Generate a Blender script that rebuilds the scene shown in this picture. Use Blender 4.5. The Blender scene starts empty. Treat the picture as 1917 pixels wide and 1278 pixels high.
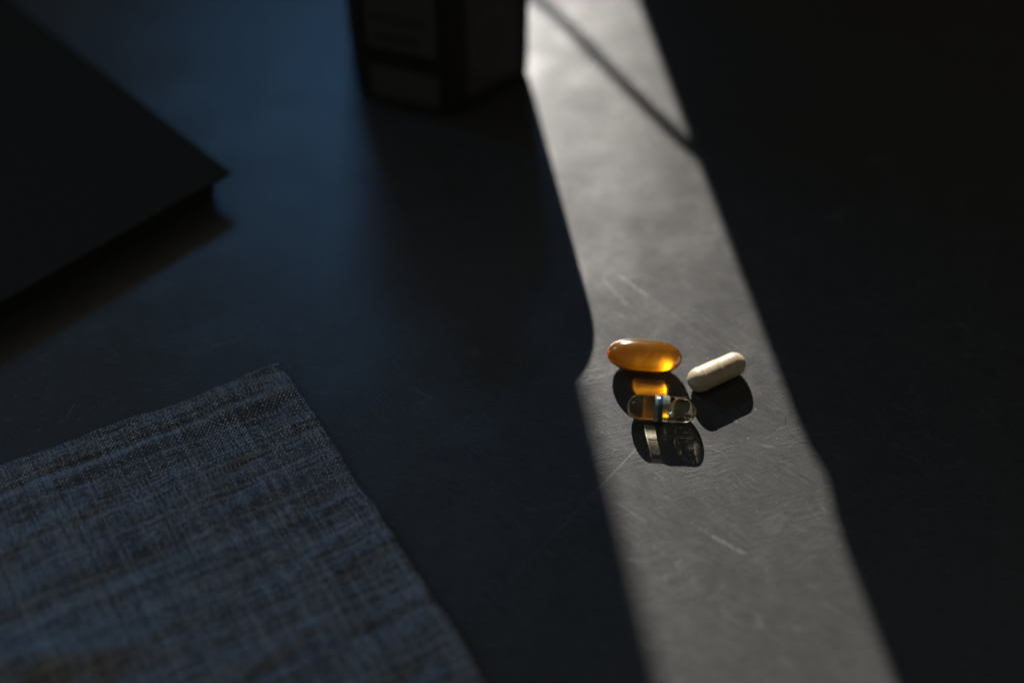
import bpy, bmesh, math, random
from mathutils import Vector, Matrix, noise

sc = bpy.context.scene
C = sc.collection
R = math.radians
MM = 0.001
UNIT = 10.0       # one scene unit is 10 cm: the things are tiny, everything is scaled up by UNIT at the end
sc.unit_settings.scale_length = 1 / UNIT

# ------------------------------------------------------------------ camera
cam_d = bpy.data.cameras.new('camera')
cam = bpy.data.objects.new('camera', cam_d)
C.objects.link(cam)
cam.location = (0, 0, 0.3054 * UNIT)
cam.rotation_euler = (R(90 - 47.5), 0, 0)
cam_d.lens = 50
cam_d.sensor_width = 36
cam_d.clip_start = 0.05
cam_d.clip_end = 400
cam_d.dof.use_dof = True
cam_d.dof.focus_distance = 0.391 * UNIT
cam_d.dof.aperture_fstop = 3.0 / UNIT
sc.camera = cam

# ------------------------------------------------------------------ world: dim room light
w = bpy.data.worlds.new('World')
sc.world = w
w.use_nodes = True
bg = w.node_tree.nodes['Background']
bg.inputs[0].default_value = (1.0, 0.96, 0.80, 1)
bg.inputs[1].default_value = 0.085

# ------------------------------------------------------------------ lamps
SUN_EL, SUN_AZ = 25.0, 8.9          # sunbeam comes from behind, a little from the left
S = Vector((-math.sin(R(SUN_AZ)) * math.cos(R(SUN_EL)), math.cos(R(SUN_AZ)) * math.cos(R(SUN_EL)), math.sin(R(SUN_EL))))
TARGET = Vector((0.045, 0.26, 0))
DIST = 20.0
ld = bpy.data.lights.new('sunbeam', 'SPOT')
ld.energy = 46000 * UNIT * UNIT
ld.color = (1.0, 0.945, 0.87)
ld.shadow_soft_size = DIST * 0.0037 * UNIT
ld.spot_size = R(9)
ld.spot_blend = 0.1
ld.cycles.is_caustics_light = True
lo = bpy.data.objects.new('sunbeam', ld)
C.objects.link(lo)
lo.location = (TARGET + S * DIST) * UNIT
lo.rotation_euler = S.to_track_quat('Z', 'Y').to_euler()

# blue sky seen through the window beyond the table and an added blue fill from the left
def blue_lamp(name, loc, aim, sx, sy, power, spread=180):
    d = bpy.data.lights.new(name, 'AREA')
    d.shape = 'RECTANGLE'
    d.size, d.size_y = sx * UNIT, sy * UNIT
    d.energy = power * UNIT * UNIT
    d.color = (0.15, 0.48, 1.0)
    d.spread = R(spread)
    o = bpy.data.objects.new(name, d)
    C.objects.link(o)
    o.location = Vector(loc) * UNIT
    o.rotation_euler = (Vector(loc) - Vector(aim)).to_track_quat('Z', 'Y').to_euler()
blue_lamp('window_sky', (-0.24, 1.70, 0.835), (-.06, .40, 0), .37, .10, 1.6)
blue_lamp('napkin_fill', (-1.25, 0.75, 0.75), (-.21, .17, 0), .5, .4, .10, 20)  # lamp added to brighten the napkin with blue

# ------------------------------------------------------------------ view
sc.view_settings.view_transform = 'Standard'
sc.view_settings.look = 'None'
sc.view_settings.exposure = 0
sc.view_settings.gamma = 1
sc.view_settings.use_curve_mapping = False
cy = sc.cycles
cy.use_denoising = True
cy.max_bounces = 16
cy.transmission_bounces = 12
cy.glossy_bounces = 6
cy.sample_clamp_indirect = 4.0
cy.blur_glossy = 0.3

# ------------------------------------------------------------------ helpers
def mat(name):
    m = bpy.data.materials.new(name)
    m.use_nodes = True
    nt = m.node_tree
    for n in list(nt.nodes):
        if n.type != 'OUTPUT_MATERIAL':
            nt.nodes.remove(n)
    return m, nt, nt.nodes['Material Output']

class N:
    """small node-building helper"""
    def __init__(s, nt): s.nt = nt
    def new(s, t, **kw):
        n = s.nt.nodes.new(t)
        for k, v in kw.items(): setattr(n, k, v)
        return n
    def link(s, a, b): s.nt.links.new(a, b)
    def put(s, sock, v):
        if isinstance(v, bpy.types.NodeSocket): s.link(v, sock)
        else: sock.default_value = v
    def math(s, op, a, b=0.0, c=None, clamp=False):
        n = s.new('ShaderNodeMath', operation=op, use_clamp=clamp)
        s.put(n.inputs[0], a); s.put(n.inputs[1], b)
        if c is not None: s.put(n.inputs[2], c)
        return n.outputs[0]
    def vmath(s, op, a, b=None):
        n = s.new('ShaderNodeVectorMath', operation=op)
        s.put(n.inputs[0], a)
        if b is not None:
            s.put(n.inputs[3 if op == 'SCALE' else 1], b)
        return n.outputs['Value'] if op in ('DOT_PRODUCT', 'LENGTH', 'DISTANCE') else n.outputs[0]
    def noise(s, vec, scale, detail=2, rough=0.5, dist=0.0):
        n = s.new('ShaderNodeTexNoise')
        s.link(vec, n.inputs['Vector'])
        n.inputs['Scale'].default_value = scale
        n.inputs['Detail'].default_value = detail
        n.inputs['Roughness'].default_value = rough
        n.inputs['Distortion'].default_value = dist
        return n.outputs['Fac']
    def mapping(s, vec, rot=(0, 0, 0), scale=(1, 1, 1), loc=(0, 0, 0)):
        n = s.new('ShaderNodeMapping')
        s.link(vec, n.inputs['Vector'])
        n.inputs['Rotation'].default_value = rot
        n.inputs['Scale'].default_value = scale
        n.inputs['Location'].default_value = loc
        return n.outputs[0]
    def ramp(s, v, lo, hi, a=0.0, b=1.0, smooth=True):
        n = s.new('ShaderNodeMapRange', interpolation_type='SMOOTHSTEP' if smooth else 'LINEAR')
        s.put(n.inputs[0], v)
        for i, x in ((1, lo), (2, hi), (3, a), (4, b)): s.put(n.inputs[i], x)
        return n.outputs[0]
    def mix(s, f, a, b):
        n = s.new('ShaderNodeMix', data_type='RGBA')
        s.put(n.inputs[0], f)
        s.put(n.inputs[6], a); s.put(n.inputs[7], b)
        return n.outputs[2]
    def bump(s, h, strength, dist, normal=None):
        n = s.new('ShaderNodeBump')
        n.inputs['Strength'].default_value = strength
        n.inputs['Distance'].default_value = dist * UNIT
        s.link(h, n.inputs['Height'])
        if normal is not None: s.link(normal, n.inputs['Normal'])
        return n.outputs[0]
    def bsdf(s, out, **kw):
        n = s.new('ShaderNodeBsdfPrincipled')
        for k, v in kw.items(): s.put(n.inputs[k.replace('_', ' ')], v)
        s.link(n.outputs[0], out.inputs['Surface'])
        return n

def rgb(r, g, b): return (r, g, b, 1)

def link_mesh(name, bm, material, parent=None, smooth=True):
    me = bpy.data.meshes.new(name)
    bm.normal_update()
    bm.to_mesh(me); bm.free()
    o = bpy.data.objects.new(name, me)
    C.objects.link(o)
    if material: me.materials.append(material)
    if smooth:
        me.polygons.foreach_set('use_smooth', [True] * len(me.polygons))
    if parent: o.parent = parent
    return o

def from_data(name, verts, faces, material, parent=None, smooth=True):
    me = bpy.data.meshes.new(name)
    me.from_pydata(verts, [], faces)
    me.update()
    o = bpy.data.objects.new(name, me)
    C.objects.link(o)
    me.materials.append(material)
    if smooth: me.polygons.foreach_set('use_smooth', [True] * len(me.polygons))
    if parent: o.parent = parent
    return o

def empty(name, loc, rz=0):
    e = bpy.data.objects.new(name, None)
    e.empty_display_size = 0.005
    C.objects.link(e)
    e.location = loc
    e.rotation_euler = (0, 0, rz)
    return e

def tag(o, label, cat, group=None):
    o['label'] = label; o['category'] = cat
    if group: o['group'] = group
    return o

def box(bm, x0, x1, y0, y1, z0, z1, bevel=0.0, seg=2):
    r = bmesh.ops.create_cube(bm, size=1)
    vs = r['verts']
    for v in vs:
        v.co = Vector((x0 + (v.co.x + .5) * (x1 - x0), y0 + (v.co.y + .5) * (y1 - y0), z0 + (v.co.z + .5) * (z1 - z0)))
    if bevel:
        es = set(e for v in vs for e in v.link_edges)
        bmesh.ops.bevel(bm, geom=list(es), offset=bevel, segments=seg, affect='EDGES', profile=0.5)

# ------------------------------------------------------------------ table material
def table_material():
    m, nt, out = mat('black_painted_wood')
    n = N(nt)
    tc = n.new('ShaderNodeTexCoord')
    P = n.vmath('SCALE', tc.outputs['Object'], 1000.0)          # millimetres
    warp = n.new('ShaderNodeTexNoise'); n.link(P, warp.inputs['Vector']); warp.inputs['Scale'].default_value = 0.05; warp.inputs['Detail'].default_value = 1
    Pw = n.vmath('ADD', P, n.vmath('SCALE', warp.outputs['Color'], 14.0))
    # brushed marks, two directions, in patches that take turns
    pm = n.noise(P, 0.040, 1)
    Pb = n.vmath('ADD', P, n.vmath('SCALE', warp.outputs['Color'], 1.5))
    def brush(angle, fine, seed, mask):
        a = n.mapping(Pb, rot=(0, 0, R(-angle)), loc=(seed, seed * .7, 0))
        a = n.mapping(a, scale=(0.07, 1.0, 1.0))
        return n.math('MULTIPLY', n.math('SUBTRACT', n.noise(a, fine, 2, .7), .5), mask)
    m1 = n.ramp(pm, .40, .62, 1, .12)
    b1 = brush(16, 2.6, 3.1, m1)
    b2 = brush(-34, 2.6, 17.0, n.math('SUBTRACT', 1.12, m1))
    br = n.math('ADD', n.math('ADD', b1, b2), .5)
    grain = n.noise(P, 2.2, 2, .7)
    cloud = n.noise(Pw, 0.16, 3, .7)
    cloud2 = n.noise(n.mapping(P, rot=(0, 0, R(-30)), scale=(.5, 1, 1)), 0.42, 3, .7)
    # thin random scratches: voronoi edges of a strongly stretched field
    def hair(angle, sx, sy, thr, seed, lo, hi):
        a = n.mapping(Pw, rot=(0, 0, R(-angle)), loc=(seed, -seed, 0))
        a = n.mapping(a, scale=(sx, sy, 1))
        v = n.new('ShaderNodeTexVoronoi', voronoi_dimensions='2D', feature='DISTANCE_TO_EDGE')
        n.link(a, v.inputs['Vector']); v.inputs['Scale'].default_value = 1.0
        e = n.ramp(v.outputs['Distance'], 0.0, thr, 1.0, 0.0)
        k = n.ramp(n.noise(n.mapping(P, loc=(0, seed, 0)), 0.11, 1, .6), lo, hi)
        return n.math('MULTIPLY', e, k)
    h1 = hair(-38, .016, .55, .040, 9.0, .47, .66)
    h2 = hair(20, .018, .60, .040, 33.0, .48, .68)
    # dust specks
    v = n.new('ShaderNodeTexVoronoi', voronoi_dimensions='2D')
    n.link(n.vmath('ADD', P, n.vmath('SCALE', warp.outputs['Color'], 3.0)), v.inputs['Vector'])
    v.inputs['Scale'].default_value = 0.5
    cs = n.new('ShaderNodeSeparateColor'); n.link(v.outputs['Color'], cs.inputs[0])
    rad = n.ramp(cs.outputs[0], .72, 1.0, 0.0, .10)
    speck = n.math('MULTIPLY', n.math('LESS_THAN', v.outputs['Distance'], rad), n.ramp(cs.outputs[1], 0, 1, .2, 1))
    # individual scratches the table carries (start, end, half width, strength), millimetres
    jit = n.math('SUBTRACT', n.noise(P, 0.5, 1, .6), .5)
    brk = n.ramp(n.noise(n.mapping(P, loc=(5, 9, 0)), 0.6, 1, .65), .30, .52, .25, 1.0)
    def seg(a, b, wd, st, wob=.5):
        a = Vector((a[0], a[1], 0)); b = Vector((b[0], b[1], 0)); d = b - a; L = d.length; d /= L
        pa = n.vmath('SUBTRACT', P, tuple(a))
        t = n.math('MINIMUM', n.math('MAXIMUM', n.vmath('DOT_PRODUCT', pa, tuple(d)), 0.0), L)
        q = n.new('ShaderNodeVectorMath', operation='SCALE'); q.inputs[0].default_value = tuple(d); n.link(t, q.inputs[3])
        dist = n.vmath('LENGTH', n.vmath('SUBTRACT', pa, q.outputs[0]))
        dist = n.math('ABSOLUTE', n.math('ADD', dist, n.math('MULTIPLY', jit, wob)))
        return n.math('MULTIPLY', n.ramp(dist, wd * .3, wd, st, 0.0), brk)
    segs = [((34.5, 241.0), (15, 217), .30, .75, .25), ((15, 217), (-5.1, 192.8), .34, .38, .25),
            ((19.4, 322.5), (33, 306.5), .5, .30, .8), ((33, 306.5), (40.3, 298.8), .8, .95, .8), ((40.3, 298.8), (57.8, 279.6), .5, .30, .9),
            ((27.8, 304.9), (34.0, 295.2), 1.3, .38, 2.6), ((-28.5, 262.2), (-22.6, 258.3), .3, .8, .3),
            ((46.8, 215.8), (52, 211.5), .6, .35, .8), ((52, 211.5), (59.4, 206.3), .9, .6, .8), ((19.9, 264.2), (23.5, 266.5), .35, .7, 1.0),
            ((66.9, 277.5), (71.0, 280.1), .25, .6, .6), ((-87, 278), (-79, 281), .8, .35, 1.2), ((28, 222), (35, 216), .7, .35, 1.5),
            ((-124, 250), (-122.5, 256), .5, .6, .8), ((-34, 330), (-28, 321), .5, .25, .8)]
    sm = None
    for a in segs:
        x = seg(a[0], a[1], a[2] * .72, a[3] * .62, a[4])
        sm = x if sm is None else n.math('MAXIMUM', sm, x)
    # hairline crack in the paint (dark, recessed)
    ck = None
    for a in [((75.9, 251.5), (75.6, 248.2)), ((75.6, 248.2), (76.6, 245.2)), ((76.6, 245.2), (78.6, 242.6)), ((78.6, 242.6), (83.6, 241.7)),
              ((66.5, 268.2), (68.2, 271.2)), ((66.5, 268.2), (65.0, 266.4)), ((84.0, 203.2), (84.5, 201.0))]:
        x = seg(a[0], a[1], .17, 1.0, .45)
        ck = x if ck is None else n.math('MAXIMUM', ck, x)
    wear = n.math('MAXIMUM', n.math('MAXIMUM', sm, n.math('MULTIPLY', n.math('MAXIMUM', h1, h2), .22)), n.math('MULTIPLY', speck, .8), clamp=True)
    base = n.mix(n.ramp(cloud, .3, .7), rgb(.038, .0378, .0375), rgb(.045, .0445, .044))
    base = n.mix(n.ramp(br, .46, .66, 0, .60), base, rgb(.080, .079, .078))
    base = n.mix(n.ramp(cloud2, .5, .75, 0, .16), base, rgb(.070, .069, .068))
    base = n.mix(n.ramp(grain, .42, .72, 0, .40), base, rgb(.085, .083, .081))
    base = n.mix(wear, base, rgb(.20, .196, .19))
    base = n.mix(n.math('MULTIPLY', ck, .8), base, rgb(.012, .012, .012))
    rough = n.math('ADD', n.ramp(cloud, .25, .75, .295, .325), n.math('MULTIPLY', n.math('SUBTRACT', br, .5), .10))
    rough = n.math('ADD', rough, n.math('MULTIPLY', n.math('SUBTRACT', grain, .5), .13))
    rough = n.math('ADD', rough, n.math('MULTIPLY', wear, .12))
    hgt = n.math('ADD', n.math('MULTIPLY', br, 1.0), n.math('MULTIPLY', grain, .30))
    nor = n.bump(hgt, .60, .00010)
    n.bsdf(out, Base_Color=base, Roughness=rough, Normal=nor, IOR=1.5)
    return m

M_table = table_material()

# ------------------------------------------------------------------ table
bm = bmesh.new()
box(bm, -0.95, 0.95, -0.25, 1.30, -0.035, 0.0, .003, 2)
table = link_mesh('table', bm, M_table, smooth=False)
table['kind'] = 'structure'
table.cycles.is_caustics_receiver = True

# ------------------------------------------------------------------ simple materials
def plain(name, col, rough=.5, bump=0.0, scale=300, var=.25, **kw):
    m, nt, out = mat(name)
    n = N(nt)
    tc = n.new('ShaderNodeTexCoord')
    f = n.noise(tc.outputs['Object'], scale, 4, .6)
    c = n.mix(f, rgb(*[x * (1 - var) for x in col]), rgb(*[x * (1 + var) for x in col]))
    args = dict(Base_Color=c, Roughness=n.ramp(f, .3, .7, rough - .06, rough + .06))
    if bump: args['Normal'] = n.bump(f, .5, bump)
    args.update(kw)
    n.bsdf(out, **args)
    return m

M_board = plain('dark_lid_board', (.034, .030, .022), .9, .0001, 400, Specular_IOR_Level=.1)
M_card = plain('dark_box_card', (.030, .027, .020), .9, .0001, 500, Specular_IOR_Level=.1)
M_jar = plain('matt_black_plastic', (.022, .021, .018), .8, .00003, 900, Specular_IOR_Level=.15)
M_cap = plain('black_cap_plastic', (.03, .03, .028), .5, .00003, 900)
M_label = plain('dark_grey_label', (.058, .058, .056), .7, .0, 260, .18)
M_print = plain('dark_label_print', (.036, .036, .034), .7, .0, 260, .18)
M_blocker = plain('dark_blocker_board', (.06, .042, .03), .8, .0002, 60)
M_cord = plain('dark_cord', (.03, .03, .03), .8, .0001, 900)

# ------------------------------------------------------------------ unseen boards added to shape the sunbeam, and the cord that shades it
def light_blocker(name, x0, x1, y, z1, edge_right, label):
    e = empty(name, ((x0 + x1) / 2, y, 0))
    hw = (x1 - x0) / 2
    st = 0.05
    for a, b, notch in ((-hw, -hw + st, not edge_right), (hw - st, hw, False)):
        bm = bmesh.new()
        if notch:          # notch shaped to kink the edge of the light strip
            pts_ = [(a, 0), (b, 0), (b, z1), (a, z1), (a, .250), (a + .0007, .2445), (a + .0023, .2395), (a + .0005, .235), (a, .231)]
            fa = bm.faces.new([bm.verts.new((x, -.011, z)) for x, z in pts_])
            g2 = bmesh.ops.extrude_face_region(bm, geom=[fa])
            for v_ in g2['geom']:
                if isinstance(v_, bmesh.types.BMVert): v_.co.y = .011
            bmesh.ops.recalc_face_normals(bm, faces=bm.faces[:])
        else:
            box(bm, a, b, -.011, .011, 0, z1, .0012, 2)
        link_mesh('blocker_side', bm, M_blocker, e, False)
    for a, b in ((0.0, .07), (z1 - .07, z1)):
        bm = bmesh.new(); box(bm, -hw + st, hw - st, -.010, .010, a, b, .001, 1)
        link_mesh('blocker_bar', bm, M_blocker, e, False)
    bm = bmesh.new(); box(bm, -hw + st, hw - st, -.005, .005, .07, z1 - .07, .0, 1)
    link_mesh('panel', bm, M_blocker, e, False)
    tag(e, label, 'light_blocker')
    return e

tall = light_blocker('sun_blocker', .0012, .62, .75, .95, False, 'tall dark board added unseen beyond the frame, shading the right of the table')
low = light_blocker('sun_blocker', -.96, -.1182, 1.15, .472, True, 'low dark board added unseen beyond the frame, shading the left of the table')

# cord strung between the two blocking boards
pts = []
for (gx, gy), t in zip([(72.0, 346.0), (60.3, 362.2), (44.3, 389.0), (30.6, 413.2), (16.0, 439.1), (5.3, 452.7), (-9, 468)], [.451, .433, .50, .59, .70, .79, .86]):
    pts.append(Vector((gx * MM, gy * MM, 0)) + S * t)
cu = bpy.data.curves.new('cord', 'CURVE')
cu.dimensions = '3D'
sp = cu.splines.new('NURBS')
sp.points.add(len(pts) - 1)
for p_, q in zip(sp.points, pts): p_.co = (*q, 1)
sp.use_endpoint_u = True; sp.order_u = 3
cu.bevel_depth = .0020; cu.bevel_resolution = 3; cu.resolution_u = 12
cu.materials.append(M_cord)
cord_c = bpy.data.objects.new('cord_curve', cu)
C.objects.link(cord_c)
dg = bpy.context.evaluated_depsgraph_get()
cm = bpy.data.meshes.new_from_object(cord_c.evaluated_get(dg))
bpy.data.objects.remove(cord_c)
cord = bpy.data.objects.new('cord', cm)
C.objects.link(cord)
tag(cord, 'thin dark cord strung between the added boards beyond the frame', 'cord')

# ------------------------------------------------------------------ box with overhanging lid (upper left)
bx = empty('lidded_box', (-.0889, .3439, 0), R(134.3))   # local +x along the long edge going away, local +y to the left
# local frame: corner at origin; x along far edge; y towards lower left
ov = .0042
H = .0098
bm = bmesh.new(); box(bm, ov, .205, ov, .150, 0.0003, H - .0018, .0012, 3)
link_mesh('tray', bm, M_card, bx, False)
bm = bmesh.new(); box(bm, 0, .209, 0, .154, H - .0016, H, .0006, 2)
link_mesh('lid', bm, M_board, bx, False)
tag(bx, 'flat black box with a thin overhanging lid, at the upper left', 'box')

# ------------------------------------------------------------------ hexagonal jar
def hex_ring(Rv, rc, nseg=7):
    """rounded hexagon outline, vertex radius Rv, corner radius rc; first vertex on -y"""
    pts = []
    d = rc / math.cos(R(30))
    for k in range(6):
        a = R(-90 + 60 * k)
        cx, cy_ = (Rv - d) * math.cos(a), (Rv - d) * math.sin(a)
        for i in range(nseg):
            b = a + R(-30 + 60 * i / (nseg - 1))
            pts.append((cx + rc * math.cos(b), cy_ + rc * math.sin(b)))
    return pts

def lathe_hex(prof, nseg=7):
    verts, faces = [], []
    n0 = 6 * nseg
    for (z, Rv, rc) in prof:
        verts += [(x, y, z) for x, y in hex_ring(Rv, rc, nseg)]
    for j in range(len(prof) - 1):
        for i in range(n0):
            k = (i + 1) % n0
            faces.append((j * n0 + i, j * n0 + k, (j + 1) * n0 + k, (j + 1) * n0 + i))
    faces.append(tuple(reversed(range(n0))))
    faces.append(tuple(range((len(prof) - 1) * n0, len(prof) * n0)))
    return verts, faces

jar = empty('jar', (-.0264, .4160, 0), R(11))
RJ = .0345
prof = []
for i in range(7):
    a = R(90 * i / 6); r = .0034
    prof.append((.0003 + r - r * math.cos(a), RJ - r + r * math.sin(a), .009 - (r - r * math.sin(a)) * .6))
for i in range(9):
    a = R(90 * i / 8); r = .0125
    rr = RJ - r + r * math.cos(a)
    prof.append((.0550 + r * math.sin(a), rr, .009 + (RJ - rr) * .3))
prof.append((.0685, .0175, .0145))
v, f = lathe_hex(prof)
jb = from_data('jar_body', v, f, M_jar, jar)
# round ribbed cap
vv, ff = [], []
nr = 96
cp = [(.0686, .0172), (.0694, .0182), (.0830, .0182), (.0845, .0172), (.0848, .0)]
for z, r in cp:
    for i in range(nr):
        rr = r + (.0003 if i % 2 else 0) if .069 < z < .0835 else r
        vv.append((rr * math.cos(2 * math.pi * i / nr), rr * math.sin(2 * math.pi * i / nr), z))
for j in range(len(cp) - 1):
    for i in range(nr):
        k = (i + 1) % nr
        ff.append((j * nr + i, j * nr + k, (j + 1) * nr + k, (j + 1) * nr + i))
from_data('cap', vv, ff, M_cap, jar, False)
# labels: thin plates on the two faces towards the camera
apo = RJ * math.cos(R(30))
def on_face(fa, name, u0, u1, z0, z1, material, lift=.00025, th=.0002, parent=jar):
    bm = bmesh.new()
    box(bm, u0, u1, -th, 0, z0, z1, .0)
    for v_ in bm.verts: v_.co.y -= apo + lift - th
    bmesh.ops.rotate(bm, verts=bm.verts, cent=(0, 0, 0), matrix=Matrix.Rotation(R(fa), 3, 'Z'))
    return link_mesh(name, bm, material, parent, False)
LF, RF = -30, 30
on_face(LF, 'label', -.0125, .0126, .0030, .0165, M_label)
lab = on_face(LF, 'label', -.0125, .0122, .0235, .0520, M_label)
on_face(LF, 'print_block', -.0100, .0060, .0262, .0305, M_print, .00040, .0001, lab)
on_face(LF, 'print_block', -.0100, .0090, .0340, .0375, M_print, .00040, .0001, lab)
lab2 = on_face(RF, 'label', -.0110, .0120, .0060, .0500, M_print, .00022)
# faint ring printed on the right-hand face
bm = bmesh.new()
seg_n = 28
ri, ro = .0078, .0094
ring = []
for i in range(seg_n + 1):
    a = R(35 + 290 * i / seg_n)
    ring.append((bm.verts.new((ri * math.cos(a), 0, .024 + 1.35 * ri * math.sin(a))), bm.verts.new((ro * math.cos(a), 0, .024 + 1.35 * ro * math.sin(a)))))
for i in range(seg_n):
    bm.faces.new((ring[i][0], ring[i][1], ring[i + 1][1], ring[i + 1][0]))
g_ = bmesh.ops.extrude_face_region(bm, geom=bm.faces[:])
for v_ in [x for x in g_['geom'] if isinstance(x, bmesh.types.BMVert)]: v_.co.y -= .0001
for v_ in bm.verts: v_.co.y -= apo + .0003
bmesh.ops.rotate(bm, verts=bm.verts, cent=(0, 0, 0), matrix=Matrix.Rotation(R(RF), 3, 'Z'))
link_mesh('printed_ring', bm, M_label, lab2, False)
tag(jar, 'black six-sided jar with grey labels standing at the top of the frame', 'jar')

# ------------------------------------------------------------------ linen napkin
def linen_material():
    m, nt, out = mat('grey_blue_linen')
    n = N(nt)
    at = n.new('ShaderNodeUVMap', uv_map='thread')
    sp_ = n.new('ShaderNodeSeparateXYZ'); n.link(at.outputs[0], sp_.inputs[0])
    U, V = sp_.outputs[0], sp_.outputs[1]                     # millimetres
    pitch = 1 / .60
    wob = n.math('MULTIPLY', n.math('SUBTRACT', n.noise(at.outputs[0], .35, 3, .6), .5), .9)
    u = n.math('MULTIPLY', n.math('ADD', U, wob), pitch)
    vv_ = n.math('MULTIPLY', n.math('ADD', V, wob), pitch)
    iu, iv = n.math('FLOOR', u), n.math('FLOOR', vv_)
    fu, fv = n.math('FRACT', u), n.math('FRACT', vv_)
    # plain weave: which thread is on top
    par = n.math('MODULO', n.math('ABSOLUTE', n.math('ADD', iu, iv)), 2.0)
    top = n.math('GREATER_THAN', par, .5)                     # 1 = thread running along V lies on top
    hu = n.math('SINE', n.math('MULTIPLY', fu, math.pi))      # round across
    hv = n.math('SINE', n.math('MULTIPLY', fv, math.pi))
    bulge = n.math('MULTIPLY', n.math('POWER', hu, .8), n.math('POWER', hv, .8))
    def rnd(x, seed):
        w_ = n.new('ShaderNodeTexWhiteNoise', noise_dimensions='1D')
        n.link(n.math('ADD', x, seed), w_.inputs['W'])
        return w_.outputs['Value']
    def slub(vec, seed):
        return n.noise(n.mapping(vec, loc=(seed, seed, 0)), 1.0, 3, .6)
    s_v = slub(n.mapping(at.outputs[0], scale=(1.5, .09, 1)), 4.0)     # along V
    s_u = slub(n.mapping(at.outputs[0], scale=(.09, 1.5, 1)), 19.0)    # along U
    cell = n.new('ShaderNodeTexWhiteNoise', noise_dimensions='2D')
    cxy = n.new('ShaderNodeCombineXYZ'); n.link(iu, cxy.inputs[0]); n.link(iv, cxy.inputs[1])
    n.link(cxy.outputs[0], cell.inputs['Vector'])
    rv = n.math('ADD', n.math('MULTIPLY', rnd(iu, 11.3), .26), n.math('MULTIPLY', s_v, .62))
    rv = n.math('ADD', rv, n.math('MULTIPLY', cell.outputs['Value'], .30))
    ru = n.math('ADD', n.math('MULTIPLY', rnd(iv, 71.7), .45), n.math('MULTIPLY', s_u, .70))
    patch = n.noise(at.outputs[0], .09, 3, .6)
    cv = n.mix(n.ramp(n.math('ADD', rv, n.math('MULTIPLY', n.math('SUBTRACT', patch, .5), .45)), .30, .95), rgb(.125, .125, .13), rgb(.80, .83, .86))
    cu_ = n.mix(n.ramp(ru, .36, 1.0), rgb(.095, .09, .09), rgb(.58, .61, .64))
    col = n.mix(top, cu_, cv)
    crease_shade = n.noise(n.mapping(at.outputs[0], scale=(.7, 1.6, 1), loc=(31, 7, 0)), .11, 3, .65)  # wrinkle shade painted into the cloth colour as darker patches
    col = n.mix(n.ramp(crease_shade, .52, .75, 0, .10), col, rgb(.040, .038, .040))
    col = n.mix(n.ramp(bulge, .05, .5), rgb(.012, .010, .010), col)
    hgt = n.math('ADD', n.math('MULTIPLY', bulge, n.math('ADD', .55, n.math('MULTIPLY', n.math('MAXIMUM', rv, ru), .6))), n.math('MULTIPLY', n.noise(at.outputs[0], 6.0, 2), .12))
    nor = n.bump(hgt, .8, .00032)
    n.bsdf(out, Base_Color=col, Roughness=.85, Normal=nor, Sheen_Weight=.06)
    return m
M_linen = linen_material()

nap = empty('linen_napkin', (-.0659, .2697, 0))
EU = Vector((-.885, -.466, 0)).normalized()
EV = Vector((.511, -.860, 0)).normalized()
NU, NV, ST = 300, 330, .5                       # half-millimetre grid
def sstep(a, b, x):
    t = max(0.0, min(1.0, (x - a) / (b - a)))
    return t * t * (3 - 2 * t)
def cloth_z(u, v):
    """height of the cloth in mm above the table at u, v mm from its corner"""
    p = Vector((u * .035, v * .035, 0))
    z = 2.0
    z += 0.55 * noise.noise(p * 1.2 + Vector((3, 1, 0)))
    # creases roughly along u (they run across the picture), sharper on one side
    q = v + 6 * noise.noise(Vector((u * .03, v * .01, 5)))
    for (c0, wd, am) in ((12, 3.0, .35), (25, 4.5, .75), (33, 2.4, .40), (43, 5.0, .8), (58, 4.0, .55), (70, 5.5, .8), (86, 5, .7), (100, 6, .7)):
        k = 1.3 * am * (0.35 + 1.3 * max(0, .5 + noise.noise(Vector((u * .028, c0 * .37, 9)))))
        z += k * math.exp(-((q - c0 - .10 * u * noise.noise(Vector((c0, 0, 2)))) / wd) ** 2)
    z += .8 * noise.noise(Vector((u * .07, v * .20, 2)))
    z += .45 * (1 - abs(noise.noise(Vector((u * .05 + 3, v * .13 - u * .03, 12)))) * 3.5)
    z += .24 * noise.noise(Vector((u * .24, v * .45, 7)))
    # a raised fold near the left, low in the frame
    fu, fv = u - 92, v - 62
    z += 4.5 * math.exp(-((fv * .9 + fu * .30) / 5.5) ** 2) * math.exp(-(fu / 26) ** 2)
    z = max(.35, z)
    return z
def edge_fall(u, v):
    return sstep(-.2, 2.2, u) * .0 + 1
def cloth_xy(u, v):
    wu = .9 * noise.noise(Vector((0, v * .055, 1))) + .35 * noise.noise(Vector((0, v * .16, 3)))
    wv = .9 * noise.noise(Vector((u * .05, 0, 4))) + .3 * noise.noise(Vector((u * .17, 0, 6)))
    fade_u = math.exp(-u / 25.0); fade_v = math.exp(-v / 25.0)
    # round the corner a little
    rc = 3.0
    cu_, cv_ = u, v
    if u < rc and v < rc:
        du, dv = rc - u, rc - v
        d = math.hypot(du, dv); mx = max(du, dv)
        if d > 1e-6:
            s_ = mx / d
            s_ = .55 + .45 * s_
            cu_, cv_ = rc - du * s_, rc - dv * s_
    return cu_ + wu * fade_u, cv_ + wv * fade_v
def cloth_point(u, v, lift=0.0):
    a, b = cloth_xy(u, v)
    p = EU * (a * MM) + EV * (b * MM)
    p.z = (cloth_z(u, v) + lift) * MM
    return p
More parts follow.
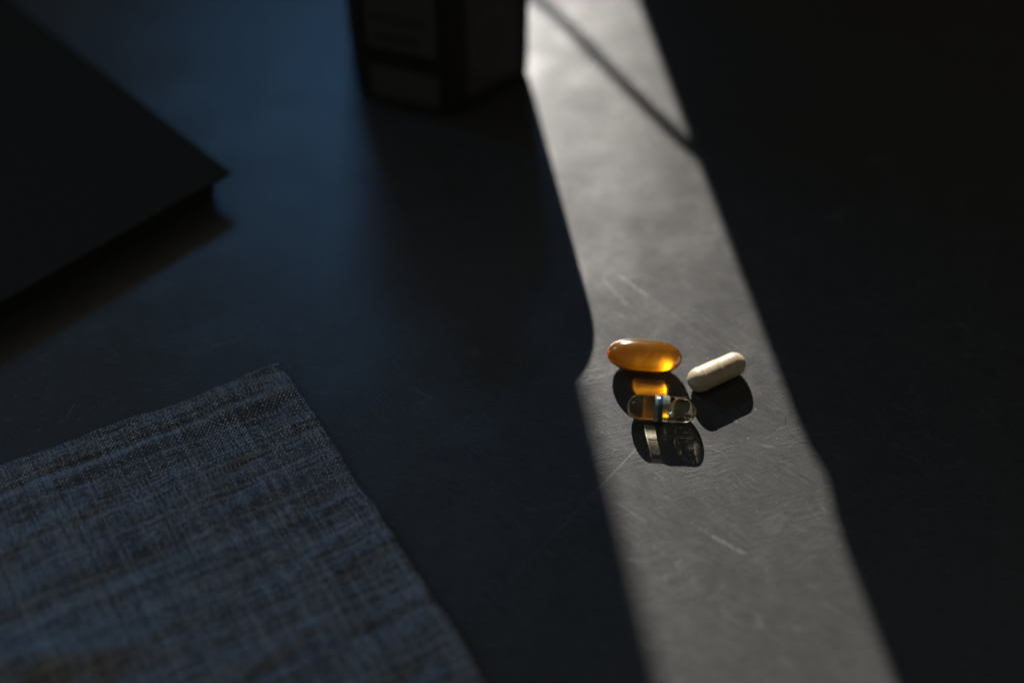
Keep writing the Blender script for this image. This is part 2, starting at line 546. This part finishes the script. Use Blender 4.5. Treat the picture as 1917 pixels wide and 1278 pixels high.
def cloth_patch(name, us, vs, liftf, parent, close=True):
    verts, faces, uv = [], [], []
    nu, nv = len(us), len(vs)
    for v in vs:
        for u in us:
            verts.append(tuple(cloth_point(u, v, liftf(u, v)))); uv.append((u, v))
    for j in range(nv - 1):
        for i in range(nu - 1):
            a = j * nu + i
            faces.append((a, a + 1, a + nu + 1, a + nu))
    if close:          # turn the rim down to the table so that the cloth has an edge
        rim = [i for i in range(nu)] + [j * nu + nu - 1 for j in range(1, nv)] + [(nv - 1) * nu + i for i in range(nu - 2, -1, -1)] + [j * nu for j in range(nv - 2, 0, -1)]
        base = len(verts)
        for r_ in rim:
            x, y, z = verts[r_]
            verts.append((x, y, .0002)); uv.append(uv[r_])
        m_ = len(rim)
        for i in range(m_):
            k = (i + 1) % m_
            faces.append((rim[i], base + i, base + k, rim[k]))
    o = from_data(name, verts, faces, M_linen, parent)
    lay = o.data.uv_layers.new(name='thread')
    lay.data.foreach_set('uv', [c for l in o.data.loops for c in uv[l.vertex_index]])
    return o
us = [i * ST for i in range(NU + 1)]
vs = [j * ST for j in range(NV + 1)]
cloth_patch('cloth', us, vs, lambda u, v: 0.0, nap)
HW = 8.0
def hem_lift(d, along):
    e = sstep(0, .8, d + .1) * (1 - sstep(HW - 1.0, HW, d))
    st_ = math.exp(-((d - HW + 1.2) / .5) ** 2)
    puck = .22 * noise.noise(Vector((along * .24, d * .05, 8))) + .12 * noise.noise(Vector((along * .6, d * .1, 3)))
    return .05 + e * (.50 + puck) - .25 * st_
hs = [i * .5 for i in range(int(HW / .5) + 1)]
cloth_patch('hem', hs, vs, lambda u, v: hem_lift(u, v), nap)
cloth_patch('hem', [x for x in us if x >= HW + .5], hs, lambda u, v: hem_lift(v, u), nap)
tag(nap, 'crumpled dark grey-blue linen napkin lying at the lower left', 'napkin')

# ------------------------------------------------------------------ pills
def glass_mat(name, col, ior=1.46, rough=0.0, bump=0.0):
    m, nt, out = mat(name)
    n = N(nt)
    g = n.new('ShaderNodeBsdfGlass')
    g.inputs['Color'].default_value = rgb(*col)
    g.inputs['IOR'].default_value = ior
    g.inputs['Roughness'].default_value = rough
    if bump:
        tc = n.new('ShaderNodeTexCoord')
        n.link(n.bump(n.noise(tc.outputs['Object'], 900, 2), .4, bump), g.inputs['Normal'])
    n.link(g.outputs[0], out.inputs['Surface'])
    return m

def caster(o):
    o.cycles.is_caustics_caster = True
    return o

def revolve(prof, nseg=96, radial=None, cap0=True, cap1=True):
    """surface of revolution about local X; prof = [(x, r)]"""
    verts, faces = [], []
    rows = []
    for (x, r) in prof:
        if r < 1e-7:
            rows.append([len(verts)]); verts.append((x, 0, 0))
        else:
            row = []
            for i in range(nseg):
                a = 2 * math.pi * i / nseg
                rr = r + (radial(x, a) if radial else 0)
                row.append(len(verts)); verts.append((x, rr * math.cos(a), rr * math.sin(a)))
            rows.append(row)
    for A, B in zip(rows, rows[1:]):
        for i in range(nseg):
            k = (i + 1) % nseg
            if len(A) == 1: faces.append((A[0], B[i], B[k])[::-1])
            elif len(B) == 1: faces.append((A[i], A[k], B[0]))
            else: faces.append((A[i], A[k], B[k], B[i]))
    return verts, faces

# --- amber softgel
SG_L, SG_R = .01065, .00470
def sg_prof():
    pr = []
    K = 56
    for i in range(K + 1):
        t = -math.cos(math.pi * i / K)
        pr.append((t * SG_L, SG_R * max(0.0, 1 - abs(t) ** 3.0) ** .5))
    return pr
seam_a = R(86)
def seam(x, a):
    d1 = math.atan2(math.sin(a - seam_a), math.cos(a - seam_a))
    d2 = math.atan2(math.sin(a - seam_a - math.pi), math.cos(a - seam_a - math.pi))
    return .00002 * (math.exp(-(d1 / .05) ** 2)) * max(0, 1 - (abs(x) / SG_L) ** 6)
M_amber, nt, out = mat('amber_gelatin')
n = N(nt)
n.bsdf(out, Base_Color=rgb(1.0, .50, .022), Roughness=.15, IOR=1.42, Transmission_Weight=.92, Subsurface_Weight=1.0, Subsurface_Radius=(.005, .0022, .0004), Subsurface_Scale=UNIT, Coat_Weight=1.0, Coat_Roughness=.2, Coat_IOR=1.5, Coat_Tint=rgb(1.0, .86, .62))
v, f = revolve(sg_prof(), 128, seam)
sg = caster(from_data('amber_softgel', v, f, M_amber))
sg.location = (.0376, .2699, SG_R + .00012)
sg.rotation_euler = (0, 0, math.atan2(268.8 - 271.2, 21.0))
tag(sg, 'glossy translucent amber softgel pill, the rearmost and plumpest of the three', 'pill')

# --- clear two-piece capsule with oil, blue seal band and air bubble
CL, CR = .00955, .00362
cc = empty('clear_capsule', (.0413, .2512, 0), math.atan2(250.3 - 251.9, 18.3))
zc = CR + .00022
M_clear = glass_mat('clear_gelatin_and_oil', (1.0, .95, .81), 1.44)
M_air = glass_mat('air_in_gelatin', (1.0, 1.0, .99), 1 / 1.44)
def half(sign, r, x_in, x_out):
    pr = [(sign * x_in, r)]
    K = 20
    for i in range(1, 40): pr.append((sign * (x_in + (x_out - r - x_in) * i / 40), r))
    for i in range(K + 1):
        a = R(90 * i / K)
        pr.append((sign * (x_out - r + r * math.sin(a)), max(0, r * math.cos(a)) if i < K else 0))
    if sign < 0: pr = pr[::-1]
    return pr
v, f = revolve(half(-1, CR - .00008, 0.0, CL), 96)
o = caster(from_data('capsule_body', v, f, M_clear, cc)); o.location.z = zc
v, f = revolve(half(1, CR + .00006, 0.0, CL), 96)
o = caster(from_data('capsule_cap', v, f, M_clear, cc)); o.location.z = zc
# air bubble inside the cap half (faces turned inwards: oil outside, air inside)
pr = []
K = 24
BL, BR = .0037, .0027
for i in range(K + 1):
    t = -math.cos(math.pi * i / K)
    pr.append((t * BL, BR * max(0, 1 - abs(t) ** 2.6) ** .5))
v, f = revolve(pr, 64)
o = caster(from_data('air_bubble', v, f, M_air, cc)); o.location = (.0052, .0001, zc + .00062)
# seal band
def band_mat(name, col, amount):
    m, nt, out = mat(name)
    n = N(nt)
    tc = n.new('ShaderNodeTexCoord')
    f = n.noise(n.mapping(tc.outputs['Object'], scale=(1, .35, .35)), 900, 3, .6)
    n.bsdf(out, Base_Color=n.mix(f, rgb(*[c * .6 for c in col]), rgb(*[min(1, c * 1.4) for c in col])), Roughness=.18, IOR=1.45,
           Transmission_Weight=n.ramp(f, .3, .7, amount - .12, amount + .12))
    return m
M_band = band_mat('pale_blue_band', (.48, .58, .55), .78)
M_dark = band_mat('dark_blue_stripe', (.05, .14, .28), .76)
def ring_mesh(x0, x1, r):
    e = .00006
    return revolve([(x0, r - .00012), (x0, r - e), (x0 + e, r), (x1 - e, r), (x1, r - e), (x1, r - .00012)], 96)
v, f = ring_mesh(-.0020, .0020, CR + .00012)
band = from_data('seal_band', v, f, M_band, cc); band.location.z = zc
v, f = ring_mesh(-.0012, .0001, CR + .00018)
from_data('band_stripe', v, f, M_dark, band)
tag(cc, 'clear gelatin capsule with an oil fill, blue band and air bubble', 'capsule')

# --- cream powder capsule
WL, WR = .0093, .00345
wc = empty('cream_capsule', (.0578, .2649, 0), math.atan2(267.6 - 262.0, 62.8 - 52.9))
M_cream, nt, out = mat('cream_capsule_shell')
n = N(nt)
tc = n.new('ShaderNodeTexCoord')
p1 = n.noise(tc.outputs['Object'], 420, 4, .6)
p2 = n.noise(tc.outputs['Object'], 1500, 3, .6)
col = n.mix(n.ramp(p1, .3, .7), rgb(.42, .33, .21), rgb(.53, .445, .315))
col = n.mix(n.ramp(p2, .55, .75, 0, .5), col, rgb(.60, .54, .42))
n.bsdf(out, Base_Color=col, Roughness=.38, Normal=n.bump(p2, .3, .00004), Subsurface_Weight=.5, Subsurface_Radius=(.0012, .0006, .00022), Subsurface_Scale=UNIT, IOR=1.45)
v, f = revolve(half(1, WR - .00004, -.0065, WL), 72)
o = from_data('capsule_body', v, f, M_cream, wc); o.location.z = WR + .0001
pr = half(-1, WR + .00008, 0.0, WL)
pr = pr + [(.0006, WR + .00008), (.00068, WR + .00002), (.00068, WR - .0002)]
v, f = revolve(pr, 72, lambda x, a: .00010 * math.exp(-((x + .0053) / .00022) ** 2))
o = from_data('capsule_cap', v, f, M_cream, wc); o.location.z = WR + .0001
tag(wc, 'opaque cream powder capsule, the rightmost of the three pills', 'capsule')

# ------------------------------------------------------------------ scale everything up by UNIT about the origin
for o in list(C.objects):
    if o.parent is None and o.type in {'MESH', 'EMPTY'}:
        o.location *= UNIT
        o.scale *= UNIT
